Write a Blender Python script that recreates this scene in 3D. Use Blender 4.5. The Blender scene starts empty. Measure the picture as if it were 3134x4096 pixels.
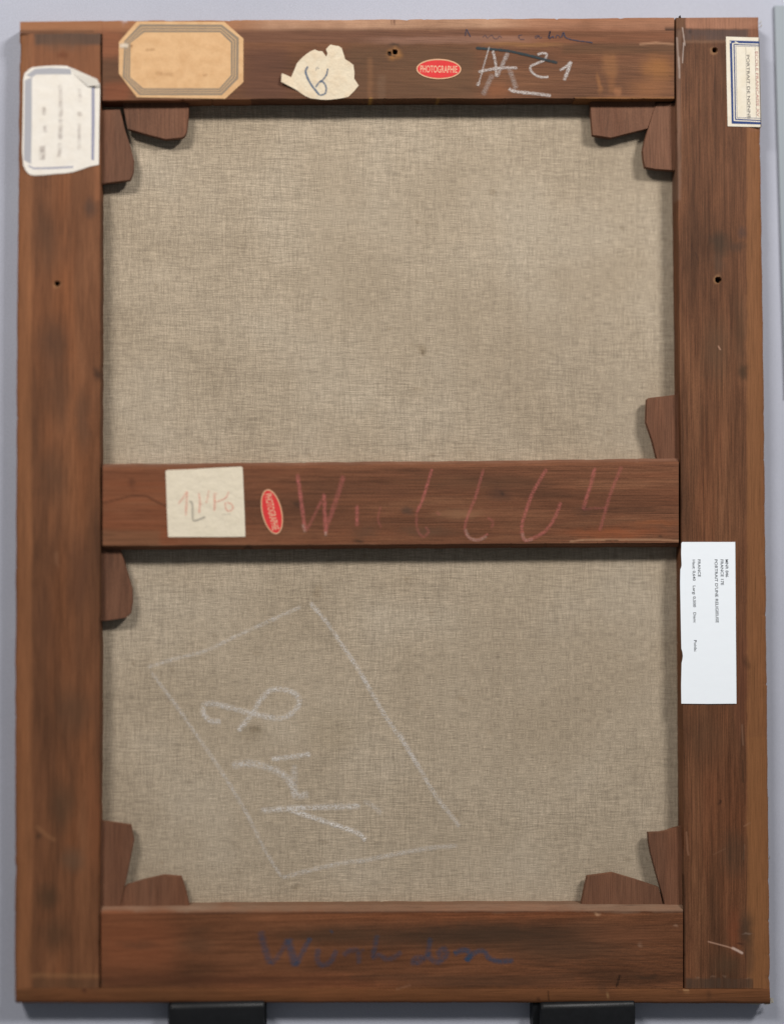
import bpy, bmesh, math, random
import numpy as np
from mathutils import Vector, Matrix, Euler

# ------------------------------------------------------------------ camera, light, exposure
scene = bpy.context.scene
W, H = 3134.0, 4096.0                 # the photograph's own pixel grid, used only to measure it
WIDTH = 0.520                         # metres seen across the picture plane
DIST = 0.95
YAW, PITCH = math.radians(4.5), math.radians(0.9)

cam_data = bpy.data.cameras.new('camera')
cam = bpy.data.objects.new('camera', cam_data)
scene.collection.objects.link(cam)
scene.camera = cam
cam_data.sensor_fit = 'HORIZONTAL'
cam_data.sensor_width = 36.0
cam_data.lens = 36.0 * DIST / WIDTH
cam_data.clip_start = 0.02
cam_data.clip_end = 50.0
CENTRE = Vector((0.0, 0.0, 0.60))     # point of the picture plane (y = 0) at the middle of the photo
R = Euler((math.pi / 2 + PITCH, 0, -YAW), 'XYZ').to_matrix()
FWD = R @ Vector((0, 0, -1))
cam.location = CENTRE - FWD * DIST
cam.rotation_euler = R.to_euler('XYZ')
cam_data.dof.use_dof = True
cam_data.dof.focus_distance = DIST + 0.013
cam_data.dof.aperture_fstop = cam_data.lens / 72.0

scene.view_settings.view_transform = 'Standard'
scene.view_settings.look = 'None'
scene.view_settings.exposure = 0.0
scene.view_settings.gamma = 1.0

world = bpy.data.worlds.new('World')
scene.world = world
world.use_nodes = True
bg = world.node_tree.nodes['Background']
bg.inputs['Color'].default_value = (0.90, 0.95, 1.0, 1)
bg.inputs['Strength'].default_value = 0.13


def lamp(name, loc, target, sx, sy, energy, color):
    d = bpy.data.lights.new(name, 'AREA')
    d.shape = 'RECTANGLE'
    d.size, d.size_y = sx, sy
    d.energy = energy
    d.color = color
    o = bpy.data.objects.new(name, d)
    scene.collection.objects.link(o)
    o.location = loc
    o.rotation_euler = (Vector(target) - Vector(loc)).to_track_quat('-Z', 'Y').to_euler()
    return o


# two ceiling fixtures of the room, up in front of the wall
lamp('ceiling_lamp', (1.00, -1.25, 1.80), (0.0, 0, 0.80), 0.40, 0.20, 28.5, (1.0, 0.97, 0.93))
lamp('ceiling_lamp', (-0.85, -1.30, 1.82), (0.0, 0, 0.80), 0.50, 0.22, 25.5, (1.0, 0.96, 0.91))

# ------------------------------------------------------------------ helpers
CAMLOC = np.array(cam.location)
RN = np.array(R)
SW, FL = cam_data.sensor_width, cam_data.lens


def P(u, v, y=0.0):
    """point at depth y (metres behind the front face of the stretcher) that was measured at u, v"""
    u = np.asarray(u, float); v = np.asarray(v, float); y = np.asarray(y, float)
    d = np.stack([(u - W / 2) / W * SW, -(v - H / 2) / W * SW, np.full_like(u + v, -FL)], -1) @ RN.T
    t = (y - CAMLOC[1]) / d[..., 1]
    return CAMLOC + d * t[..., None]


def lin(c):
    c = np.asarray(c, float) / 255.0
    return np.where(c <= 0.04045, c / 12.92, ((c + 0.055) / 1.055) ** 2.4)


def vnoise(x, y, seed=0):
    x = np.asarray(x, float); y = np.asarray(y, float)
    xi = np.floor(x).astype(np.int64); yi = np.floor(y).astype(np.int64)
    fx = x - xi; fy = y - yi
    fx = fx * fx * (3 - 2 * fx); fy = fy * fy * (3 - 2 * fy)

    def h(a, b):
        n = (a * 374761393 + b * 668265263 + seed * 974711) & 0x7fffffff
        n = ((n ^ (n >> 13)) * 1274126177) & 0x7fffffff
        return ((n ^ (n >> 16)) & 0xffff) / 65535.0
    return (h(xi, yi) * (1 - fx) + h(xi + 1, yi) * fx) * (1 - fy) + (h(xi, yi + 1) * (1 - fx) + h(xi + 1, yi + 1) * fx) * fy


def fbm(x, y, seed=0, octs=3):
    s = 0; a = 0.5; t = 0
    for k in range(octs):
        s = s + a * vnoise(x * 2 ** k, y * 2 ** k, seed + k * 17); t += a; a *= 0.5
    return s / t


def smooth(a, b, x):
    t = np.clip((x - a) / (b - a), 0, 1)
    return t * t * (3 - 2 * t)


def obj(name, verts, faces, mat, parent=None, smooth_angle=None):
    me = bpy.data.meshes.new(name)
    me.from_pydata([tuple(map(float, v)) for v in verts], [], [tuple(map(int, f)) for f in faces])
    me.validate(); me.update()
    if mat: me.materials.append(mat)
    if smooth_angle is not None:
        me.polygons.foreach_set('use_smooth', [True] * len(me.polygons))
        me.set_sharp_from_angle(angle=math.radians(smooth_angle))
    o = bpy.data.objects.new(name, me)
    scene.collection.objects.link(o)
    if parent is not None:
        o.parent = parent
        o.matrix_parent_inverse = parent_inverse(parent) if parent.type == 'EMPTY' else Matrix.Identity(4)
    return o


def parent_inverse(p):
    """parts are modelled in place: undo the translations of the Empties above them"""
    m = Vector((0, 0, 0))
    while p is not None:
        if p.type == 'EMPTY': m = m + p.location
        p = p.parent
    return Matrix.Translation(-m) if m.length else Matrix.Identity(4)


def new_mat(name):
    m = bpy.data.materials.new(name)
    m.use_nodes = True
    nt = m.node_tree
    return m, nt, nt.nodes['Principled BSDF']


def node(nt, kind, **kw):
    n = nt.nodes.new(kind)
    for k, v in kw.items():
        if k in n.inputs.keys(): n.inputs[k].default_value = v
        else: setattr(n, k, v)
    return n


def noise_tex(nt, scale, detail=4.0, rough=0.55, mapping=None, offs=(0, 0, 0), dist=0.0):
    tc = nt.nodes.new('ShaderNodeTexCoord')
    mp = nt.nodes.new('ShaderNodeMapping')
    mp.inputs['Scale'].default_value = mapping or (1, 1, 1)
    mp.inputs['Location'].default_value = offs
    nt.links.new(tc.outputs['Object'], mp.inputs['Vector'])
    n = node(nt, 'ShaderNodeTexNoise', Scale=scale, Detail=detail, Roughness=rough, Distortion=dist)
    nt.links.new(mp.outputs['Vector'], n.inputs['Vector'])
    return n.outputs['Fac']


def ramp(nt, fac, stops):
    r = nt.nodes.new('ShaderNodeValToRGB')
    e = r.color_ramp.elements
    while len(e) < len(stops): e.new(0.5)
    for i, (p, c) in enumerate(stops):
        e[i].position = p
        c = tuple(c) if hasattr(c, '__len__') else (c, c, c)
        e[i].color = (*c, 1)
    nt.links.new(fac, r.inputs['Fac'])
    return r.outputs['Color']


def mix(nt, a, b, fac, mode='MIX'):
    m = nt.nodes.new('ShaderNodeMix')
    m.data_type = 'RGBA'; m.blend_type = mode
    for s, v in (('A', a), ('B', b)):
        inp = [i for i in m.inputs if i.name == s and i.type == 'RGBA'][0]
        if hasattr(v, 'is_output'): nt.links.new(v, inp)
        else: inp.default_value = (*v, 1)
    f = m.inputs['Factor']
    if hasattr(fac, 'is_output'): nt.links.new(fac, f)
    else: f.default_value = fac
    return [o for o in m.outputs if o.type == 'RGBA'][0]


def math_node(nt, op, a, b=None):
    m = nt.nodes.new('ShaderNodeMath'); m.operation = op
    for i, v in enumerate((a, b)):
        if v is None: continue
        if hasattr(v, 'is_output'): nt.links.new(v, m.inputs[i])
        else: m.inputs[i].default_value = v
    return m.outputs[0]


def bump(nt, bsdf, h, strength, dist):
    b = node(nt, 'ShaderNodeBump', Strength=strength, Distance=dist)
    nt.links.new(h, b.inputs['Height'])
    nt.links.new(b.outputs['Normal'], bsdf.inputs['Normal'])


def stain_over(nt, col, amount=1.0):
    a = nt.nodes.new('ShaderNodeAttribute'); a.attribute_name = 'stain'
    nz = noise_tex(nt, 900.0, 3.0)
    k = math_node(nt, 'MULTIPLY', a.outputs['Alpha'], math_node(nt, 'ADD', math_node(nt, 'MULTIPLY', nz, 0.5), 0.72 * amount))
    return mix(nt, col, a.outputs['Color'], math_node(nt, 'MINIMUM', k, 1.0))


def wood(name, axis, dark, mid, light, line=0.5, seed=0.0, red=(0.20, 0.075, 0.035), redness=0.5):
    """stained softwood; axis: direction of the grain"""
    m, nt, b = new_mat(name)
    stretch = (0.035, 1, 1) if axis == 'x' else (1, 1, 0.035)
    fibre = (0.014, 1, 1) if axis == 'x' else (1, 1, 0.014)
    mid_s = (0.16, 1, 1) if axis == 'x' else (1, 1, 0.16)
    o = (seed, seed * 0.37, seed * 0.71)
    fine = noise_tex(nt, 1500.0, 5.0, 0.6, stretch, o)
    wide = noise_tex(nt, 520.0, 3.0, 0.55, fibre, o, 0.5)
    blot = noise_tex(nt, 55.0, 4.0, 0.55, mid_s, o, 0.4)
    hue = noise_tex(nt, 34.0, 3.0, 0.5, mid_s, (seed + 5, seed, 3))
    c = ramp(nt, blot, [(0.30, dark), (0.52, mid), (0.74, light)])
    c = mix(nt, c, red, math_node(nt, 'MULTIPLY', ramp(nt, hue, [(0.50, 0.0), (0.72, 1.0)]), redness))
    c = mix(nt, c, ramp(nt, wide, [(0.34, 0.42), (0.52, 1.0), (0.72, 1.35)]), line, 'MULTIPLY')
    c = mix(nt, c, ramp(nt, fine, [(0.30, 0.55), (0.52, 1.0), (0.75, 1.30)]), 0.30 + 0.35 * line, 'MULTIPLY')
    speck = noise_tex(nt, 1900.0, 2.0, 0.6, None, o)
    c = mix(nt, c, ramp(nt, speck, [(0.32, 0.55), (0.50, 1.0), (0.70, 1.35)]), 0.45, 'MULTIPLY')
    pore = noise_tex(nt, 2400.0, 2.0, 0.5, fibre, (seed + 2, 1, seed))
    c = stain_over(nt, c)
    c = mix(nt, c, ramp(nt, pore, [(0.34, 0.52), (0.43, 1.0), (0.62, 1.0), (0.72, 1.18)]), 0.25 + 0.6 * line, 'MULTIPLY')
    c = mix(nt, c, ramp(nt, fine, [(0.30, 0.72), (0.52, 1.0), (0.75, 1.15)]), 0.6, 'MULTIPLY')
    c = mix(nt, c, (0.80, 0.755, 0.69), 1.0, 'MULTIPLY')
    nt.links.new(c, b.inputs['Base Color'])
    b.inputs['Roughness'].default_value = 0.6
    b.inputs['Specular IOR Level'].default_value = 0.14
    hgt = math_node(nt, 'ADD', math_node(nt, 'MULTIPLY', wide, 0.8), math_node(nt, 'MULTIPLY', fine, 0.4))
    bump(nt, b, hgt, 0.35, 0.0006)
    return m


def paper(name, color, var=0.06, speck=0.0, tone=(0.55, 0.42, 0.28), wrinkle=0.3):
    m, nt, b = new_mat(name)
    n1 = noise_tex(nt, 120.0, 4.0)
    n2 = noise_tex(nt, 1400.0, 3.0)
    c = mix(nt, color, tone, math_node(nt, 'MULTIPLY', ramp(nt, n1, [(0.42, 0.0), (0.72, 1.0)]), speck))
    c = mix(nt, c, ramp(nt, n2, [(0.3, 1 - 2 * var), (0.55, 1.0), (0.8, 1.0)]), 1.0, 'MULTIPLY')
    nt.links.new(c, b.inputs['Base Color'])
    b.inputs['Roughness'].default_value = 0.7
    b.inputs['Specular IOR Level'].default_value = 0.2
    bump(nt, b, n1, wrinkle, 0.0016)
    return m


def ink(name, color, alpha=1.0, grain=1500.0, lo=0.35, hi=0.55, aniso=None):
    """dry mark: breaks up with the tooth of what it was drawn on, fades at its edges"""
    m, nt, b = new_mat(name)
    b.inputs['Base Color'].default_value = (*color, 1)
    b.inputs['Roughness'].default_value = 0.85
    b.inputs['Specular IOR Level'].default_value = 0.1
    nz = noise_tex(nt, grain, 3.0, 0.6, aniso)
    k = ramp(nt, nz, [(lo, 0.0), (hi, 1.0)])
    a = nt.nodes.new('ShaderNodeAttribute'); a.attribute_name = 'dens'
    f = math_node(nt, 'MULTIPLY', math_node(nt, 'MULTIPLY', k, a.outputs['Fac']), alpha)
    nt.links.new(f, b.inputs['Alpha'])
    return m


def flat_ink(name, color, alpha=1.0, grain=2500.0):
    m, nt, b = new_mat(name)
    b.inputs['Base Color'].default_value = (*color, 1)
    b.inputs['Roughness'].default_value = 0.7
    b.inputs['Specular IOR Level'].default_value = 0.15
    nz = noise_tex(nt, grain, 2.0)
    k = ramp(nt, nz, [(0.3, 0.75), (0.5, 1.0)])
    nt.links.new(math_node(nt, 'MULTIPLY', k, alpha), b.inputs['Alpha'])
    return m


# ------------------------------------------------------------------ stains and wear, placed in the photograph's pixel grid
class Stains:
    def __init__(self, u, v):
        self.u, self.v = u, v
        self.wu = u + 26 * (fbm(u / 60, v / 60, 3) - 0.5) + 8 * (vnoise(u / 14, v / 14, 9) - 0.5)
        self.wv = v + 26 * (fbm(u / 60, v / 60, 5) - 0.5) + 8 * (vnoise(u / 14, v / 14, 11) - 0.5)
        self.c = np.zeros(u.shape + (3,)); self.a = np.zeros(u.shape)

    def over(self, col, al):
        al = np.clip(al, 0, 1)
        col = lin(col)
        na = al + self.a * (1 - al)
        s = np.maximum(na, 1e-6)
        self.c = (col * al[..., None] + self.c * (self.a * (1 - al))[..., None]) / s[..., None]
        self.a = na

    def blob(self, x, y, rx, ry, col, al, ang=0, soft=1.0, warp=True):
        du = (self.wu if warp else self.u) - x; dv = (self.wv if warp else self.v) - y
        c, s = math.cos(math.radians(ang)), math.sin(math.radians(ang))
        d = np.sqrt(((du * c + dv * s) / rx) ** 2 + ((-du * s + dv * c) / ry) ** 2)
        self.over(col, al * (1 - smooth(1 - 0.85 * soft, 1.0 + 0.25 * soft, d)))

    def rect(self, x0, y0, x1, y1, col, al, soft=5, warp=0.25, slope=0.0, streak=None, sx=None):
        u = self.u + warp * (self.wu - self.u); v = self.v + warp * (self.wv - self.v) - slope * (self.u - x0)
        sx = soft if sx is None else sx
        k = smooth(x0 - sx, x0 + sx, u) * (1 - smooth(x1 - sx, x1 + sx, u)) * smooth(y0 - soft, y0 + soft, v) * (1 - smooth(y1 - soft, y1 + soft, v))
        if streak == 'v': k = k * (0.45 + 0.75 * vnoise(self.u / 13, self.v / 300, 21))
        if streak == 'h': k = k * (0.45 + 0.75 * vnoise(self.u / 300, self.v / 13, 23))
        if streak == 'm': k = k * (0.5 + 0.8 * fbm(self.u / 90, self.v / 50, 25))
        self.over(col, al * k)

    def line(self, pts, w, col, al, soft=0.6):
        best = np.full(self.u.shape, 1e9)
        for (x0, y0), (x1, y1) in zip(pts[:-1], pts[1:]):
            dx, dy = x1 - x0, y1 - y0
            t = np.clip(((self.u - x0) * dx + (self.v - y0) * dy) / (dx * dx + dy * dy), 0, 1)
            best = np.minimum(best, np.hypot(self.u - x0 - t * dx, self.v - y0 - t * dy))
        self.over(col, al * (1 - smooth(w * (1 - soft), w, best)))


def put_stain(o, st):
    at = o.data.attributes.new('stain', 'FLOAT_COLOR', 'POINT')
    at.data.foreach_set('color', np.concatenate([st.c, st.a[..., None]], -1).reshape(-1).astype(np.float32))


HOLES = [(2857, 199, 9, .006), (2871, 1119, 10.5, .006), (229, 1134, 10, .004), (1579, 207, 9, .006), (1557, 214, 8, .0012)]


def interp(pts, t):
    pts = np.asarray(pts, float)
    d = np.concatenate([[0], np.cumsum(np.hypot(*np.diff(pts, axis=0).T))]); d /= d[-1]
    return np.interp(t, d, pts[:, 0]), np.interp(t, d, pts[:, 1])


def bar_grid(A, B, depth, ra, rb, step=5.0, wob=2.0, seed=0, offset=0):
    """a batten between edge polylines A and B; ra, rb = ((px in from the edge, depth in m), ...) profile of each edge"""
    la = np.hypot(A[-1][0] - A[0][0], A[-1][1] - A[0][1])
    wid = np.hypot(A[0][0] - B[0][0], A[0][1] - B[0][1])
    n = max(2, int(la / step)); t = np.linspace(0, 1, n + 1)
    ax, ay = interp(A, t); bx, by = interp(B, t)
    a0 = ra[-1][0]; b0 = rb[-1][0]
    m = max(2, int((wid - a0 - b0) / step))
    inner = np.linspace(a0, wid - b0, m + 1)
    pos = [0.0] + [p for p, _ in ra[:-1]] + list(inner) + [wid - p for p, _ in reversed(rb[:-1])] + [wid]
    dep = [depth] + [d for _, d in ra[:-1]] + [ra[-1][1]] + [0.0] * (m - 1) + [rb[-1][1]] + [d for _, d in reversed(rb[:-1])] + [depth]
    s = np.array(pos) / wid; dep = np.array(dep)
    U = ax[:, None] * (1 - s) + bx[:, None] * s
    V = ay[:, None] * (1 - s) + by[:, None] * s
    D = np.broadcast_to(dep, U.shape).copy()
    w0, w1 = wob if hasattr(wob, '__len__') else (wob, wob)
    # worn, slightly wandering arrises and a face that is not dead flat
    ka = np.exp(-s * wid / 26.0); kb = np.exp(-(1 - s) * wid / 26.0)
    wa = (fbm(t * la / 70, t * 0 + seed, 31 + seed) - 0.5) * 2 * w0 - 1.6 * w0 * np.maximum(0, vnoise(t * la / 23, t * 0, 41 + seed) - 0.9) / 0.1
    wb = (fbm(t * la / 70, t * 0 + seed, 51 + seed) - 0.5) * 2 * w1 - 1.6 * w1 * np.maximum(0, vnoise(t * la / 23, t * 0, 61 + seed) - 0.9) / 0.1
    dx = (bx - ax) / wid; dy = (by - ay) / wid
    fr = (D < depth * 0.9)
    sh = (-wa[:, None] * ka - -wb[:, None] * kb)
    U2 = U + dx[:, None] * sh; V2 = V + dy[:, None] * sh
    D = D + np.where(D < 1e-9, 0.00016 * (fbm(U / 120, V / 120, 7 + seed) - 0.5), 0)
    for hx, hy, hr, hd in HOLES:
        D = D + hd * (1 - smooth(hr * 0.75, hr * 1.15, np.hypot(U - hx, V - hy))) * (D < 0.001)
    X = P(U2, V2, np.clip(D, 0, min(ra[0][1], 0.003) * (s < 0.5) + min(rb[0][1], 0.003) * (s >= 0.5)))
    X[..., 1] = D
    nc = len(s)
    idx = np.arange((n + 1) * nc).reshape(n + 1, nc) + offset
    faces = np.stack([idx[:-1, :-1], idx[:-1, 1:], idx[1:, 1:], idx[1:, :-1]], -1).reshape(-1, 4).tolist()
    faces += [[int(idx[i + 1, 0]), int(idx[i + 1, -1]), int(idx[i, -1]), int(idx[i, 0])] for i in range(n)]
    faces.append([int(k) for k in idx[0][::-1]]); faces.append([int(k) for k in idx[-1]])
    return X.reshape(-1, 3), faces, U.reshape(-1), V.reshape(-1)


def build_bar(name, pieces, mat, parent, label, stain_fn):
    vs, fs, us, vv = [], [], [], []
    off = 0
    for kw in pieces:
        v, f, u, w = bar_grid(offset=off, **kw)
        vs.append(v); fs += f; us.append(u); vv.append(w); off += len(v)
    o = obj(name, np.concatenate(vs), fs, mat, parent)
    bm = bmesh.new(); bm.from_mesh(o.data); bmesh.ops.recalc_face_normals(bm, faces=bm.faces); bm.to_mesh(o.data); bm.free()
    o.data.polygons.foreach_set('use_smooth', [True] * len(o.data.polygons))
    o.data.set_sharp_from_angle(angle=math.radians(35))
    st = Stains(np.concatenate(us), np.concatenate(vv))
    stain_fn(st)
    for hx, hy, hr, hd in HOLES:
        if hd > .002: st.blob(hx, hy, hr * 1.9, hr * 1.9, (165, 125, 90), 0.55, soft=.5)
        st.blob(hx, hy, hr * 1.15, hr * 1.15, (38, 26, 20), 1.0, soft=0.3, warp=False)
    put_stain(o, st)
    if label: o['label'] = label
    return o


SOFT = ((0.0, 0.0016), (1.5, 0.0006), (5.0, 0.0))
HARD = ((0.0, 0.0002), (1.0, 0.0))
OUTER = ((0.0, 0.0028), (2.5, 0.0018), (12.0, 0.0010), (30.0, 0.0004), (48.0, 0.0))
WORN = ((0.0, 0.0045), (9.0, 0.0030), (18.0, 0.0010), (24.0, 0.0))

# ------------------------------------------------------------------ setting: wall and the grey panel beside
WALL_Y = 0.0159
m, nt, b = new_mat('lavender_paint')
c = ramp(nt, noise_tex(nt, 9.0, 4.0), [(0.3, (0.402, 0.417, 0.488)), (0.7, (0.430, 0.445, 0.520))])
c = mix(nt, c, ramp(nt, noise_tex(nt, 1500.0, 2.0), [(0.3, 0.80), (0.7, 1.15)]), 0.5, 'MULTIPLY')
nt.links.new(c, b.inputs['Base Color'])
b.inputs['Roughness'].default_value = 0.8
b.inputs['Specular IOR Level'].default_value = 0.2
bump(nt, b, noise_tex(nt, 700.0, 3.0), 0.12, 0.0004)
lavender = m
wall = obj('wall', [(-1.6, WALL_Y, -0.4), (1.6, WALL_Y, -0.4), (1.6, WALL_Y, 1.7), (-1.6, WALL_Y, 1.7)], [(0, 1, 2, 3)], lavender)
wall['kind'] = 'structure'

m, nt, b = new_mat('grey_panel_paint')
b.inputs['Base Color'].default_value = (0.315, 0.35, 0.385, 1)
b.inputs['Roughness'].default_value = 0.75
b.inputs['Specular IOR Level'].default_value = 0.15
PY = WALL_Y - 0.0022
pts = [P(3097, 21, PY), P(3108, 420, PY), P(3119, 800, PY), P(3135, 1346, PY), P(3142, 1590, PY), P(3500, 1590, PY), P(3500, 21, PY)]
n = len(pts)
vs = [tuple(p) for p in pts] + [(p[0], WALL_Y - 0.0001, p[2]) for p in pts]
fs = [tuple(range(n))] + [(i, i + n, (i + 1) % n + n, (i + 1) % n) for i in range(n)]
panel = obj('grey_panel', vs, fs, m)
panel['label'] = 'flat plain grey board with slanting edge on the lavender wall beside the painting'
panel['category'] = 'panel'

# ------------------------------------------------------------------ the painting, seen from behind
base = P(1570, 4006, 0.009)
painting = bpy.data.objects.new('painting', None)
scene.collection.objects.link(painting)
painting.empty_display_size = 0.05
painting.location = tuple(base)
painting['label'] = 'back of an unframed canvas on a brown wooden stretcher with old labels and chalk marks'
painting['category'] = 'painting'

DEPTH = 0.0140
CANVAS_Y = 0.0136
KEY_Y = 0.0048

wood_v_left = wood('wood_left', 'z', lin((98, 67, 49)), lin((125, 84, 60)), lin((146, 100, 72)), 0.18, 1.7, lin((152, 96, 62)), 0.6)
wood_v_right = wood('wood_right', 'z', lin((90, 62, 46)), lin((115, 78, 57)), lin((134, 93, 68)), 0.46, 4.1, lin((136, 84, 57)), 0.5)
wood_h_top = wood('wood_top', 'x', lin((104, 73, 55)), lin((120, 83, 62)), lin((138, 98, 73)), 0.12, 7.3, lin((142, 90, 61)), 0.5)
wood_h_mid = wood('wood_mid', 'x', lin((106, 72, 55)), lin((126, 84, 63)), lin((142, 100, 76)), 0.24, 9.9, lin((142, 86, 60)), 0.5)
wood_h_low = wood('wood_low', 'x', lin((92, 62, 45)), lin((120, 79, 56)), lin((138, 92, 66)), 0.30, 12.5, lin((146, 88, 58)), 0.55)
wood_key = wood('wood_key', 'z', lin((104, 74, 60)), lin((122, 87, 70)), lin((136, 98, 79)), 0.10, 15.0, lin((142, 92, 68)), 0.4)


def st_left(s):
    s.rect(60, 60, 128, 3990, (164, 112, 78), 0.6, 10, 0.2, streak='v')
    s.rect(120, 130, 415, 470, (160, 106, 76), 0.45, 25, 0.6)
    s.rect(140, 122, 422, 178, (98, 78, 68), 0.95, 9, 0.5)
    s.blob(250, 180, 110, 30, (112, 84, 68), 0.6)
    s.blob(255, 222, 26, 20, (112, 66, 44), 0.7)
    s.blob(362, 830, 30, 50, (84, 66, 58), 0.7)
    s.blob(200, 960, 90, 150, (92, 68, 54), 0.45)
    s.blob(215, 1360, 80, 120, (80, 62, 52), 0.6)
    s.blob(235, 1560, 70, 210, (86, 66, 54), 0.55)
    s.blob(330, 1680, 40, 160, (90, 70, 58), 0.5)
    s.blob(210, 1900, 70, 140, (84, 64, 52), 0.5)
    s.blob(320, 2300, 60, 200, (100, 68, 52), 0.5)
    s.blob(180, 2500, 60, 170, (96, 66, 50), 0.5)
    s.blob(300, 2850, 80, 120, (88, 68, 54), 0.55)
    s.blob(250, 3220, 60, 120, (84, 66, 52), 0.6)
    s.blob(190, 3590, 60, 60, (76, 60, 46), 0.65)
    s.blob(220, 3740, 70, 80, (80, 62, 48), 0.55)
    s.blob(290, 3440, 60, 60, (104, 86, 72), 0.5)
    s.blob(380, 3300, 40, 250, (150, 96, 66), 0.5)
    s.line([(150, 3310), (190, 3345), (215, 3360)], 14, (160, 116, 84), 0.4, 0.95)
    s.blob(158, 3345, 18, 16, (72, 54, 42), 0.7)
    s.blob(225, 2235, 10, 40, (170, 126, 100), 0.3)
    s.rect(120, 3895, 415, 3912, (150, 110, 78), 0.5, 6, 0.3)
    s.rect(130, 3915, 400, 3952, (98, 74, 56), 0.5, 8, 0.4)
    s.blob(390, 1495, 26, 30, (60, 46, 38), 0.75)
    s.line([(404, 180), (405, 3950)], 6, (84, 60, 46), 0.6)
    s.rect(380, 560, 402, 800, (168, 112, 80), 0.5, 12)


def st_top(s):
    s.rect(-300, 60, 1050, 126, (166, 116, 84), 0.75, 6, 0.2, sx=160)
    s.rect(1000, 60, 2200, 122, (190, 152, 128), 0.86, 5, 0.2, -0.004, streak='m', sx=180)
    s.rect(2050, 60, 3000, 122, (164, 118, 94), 0.8, 5, 0.2, streak='m', sx=120)
    s.rect(1900, 118, 2900, 170, (140, 92, 68), 0.7, 6, 0.2, streak='h', sx=150)
    s.rect(800, 124, 2000, 170, (122, 88, 74), 0.6, 6, 0.2)
    s.rect(1490, 148, 2120, 176, (158, 120, 105), 0.66, 6, 0.25, -0.010, sx=90)
    s.rect(1950, 170, 2230, 186, (164, 120, 78), 0.5, 6, 0.6, sx=60)
    s.line([(2560, 176), (2620, 170), (2690, 176)], 7, (190, 148, 120), 0.6)
    s.rect(400, 120, 490, 235, (156, 98, 70), 0.6, 22, 0.6)
    s.rect(400, 235, 480, 330, (96, 70, 54), 0.55, 22, 0.6)
    s.rect(412, 330, 520, 404, (146, 84, 58), 0.55, 20)
    s.rect(980, 180, 1150, 400, (104, 72, 62), 0.55, 40)
    s.rect(1380, 180, 1900, 400, (104, 80, 62), 0.65, 40)
    s.rect(2250, 178, 2700, 215, (100, 74, 54), 0.55, 10)
    s.rect(1472, 230, 1490, 400, (150, 108, 78), 0.42, 9, 0.6)
    s.rect(1510, 300, 1540, 400, (128, 102, 84), 0.4, 10)
    s.rect(2418, 215, 2470, 300, (172, 122, 80), 0.4, 18, 1.0)
    s.rect(2436, 290, 2462, 370, (160, 110, 72), 0.4, 12, 0.8)
    s.blob(2392, 330, 12, 42, (176, 122, 78), 0.45)
    s.blob(2630, 270, 80, 60, (180, 124, 70), 0.5)
    s.blob(2600, 350, 110, 50, (172, 118, 78), 0.45)
    s.blob(2470, 370, 16, 25, (184, 128, 90), 0.5)
    s.rect(2300, 388, 2700, 404, (168, 118, 70), 0.5, 5, 0.4)
    s.blob(1480, 396, 10, 7, (190, 150, 80), 0.8); s.blob(1755, 397, 12, 6, (190, 150, 80), 0.8)
    s.blob(1990, 360, 60, 40, (160, 104, 72), 0.5)
    s.blob(1572, 180, 32, 10, (62, 52, 46), 0.75)
    s.blob(1576, 212, 34, 28, (176, 124, 70), 0.75)
    s.line([(1553, 211), (1560, 220), (1578, 222)], 5, (44, 30, 22), 0.9)
    s.rect(1562, 76, 1566, 92, (90, 60, 50), 0.7, 3); s.rect(1572, 76, 1580, 100, (90, 60, 50), 0.7, 3)
    s.line([(2660, 119), (2694, 117)], 3.5, (50, 32, 24), 0.95); s.line([(2674, 304), (2697, 304)], 3, (70, 46, 32), 0.8)
    s.line([(500, 404), (1000, 398)], 6, (168, 118, 86), 0.6)
    s.blob(500, 80, 16, 12, (190, 180, 190), 0.8)


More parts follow.
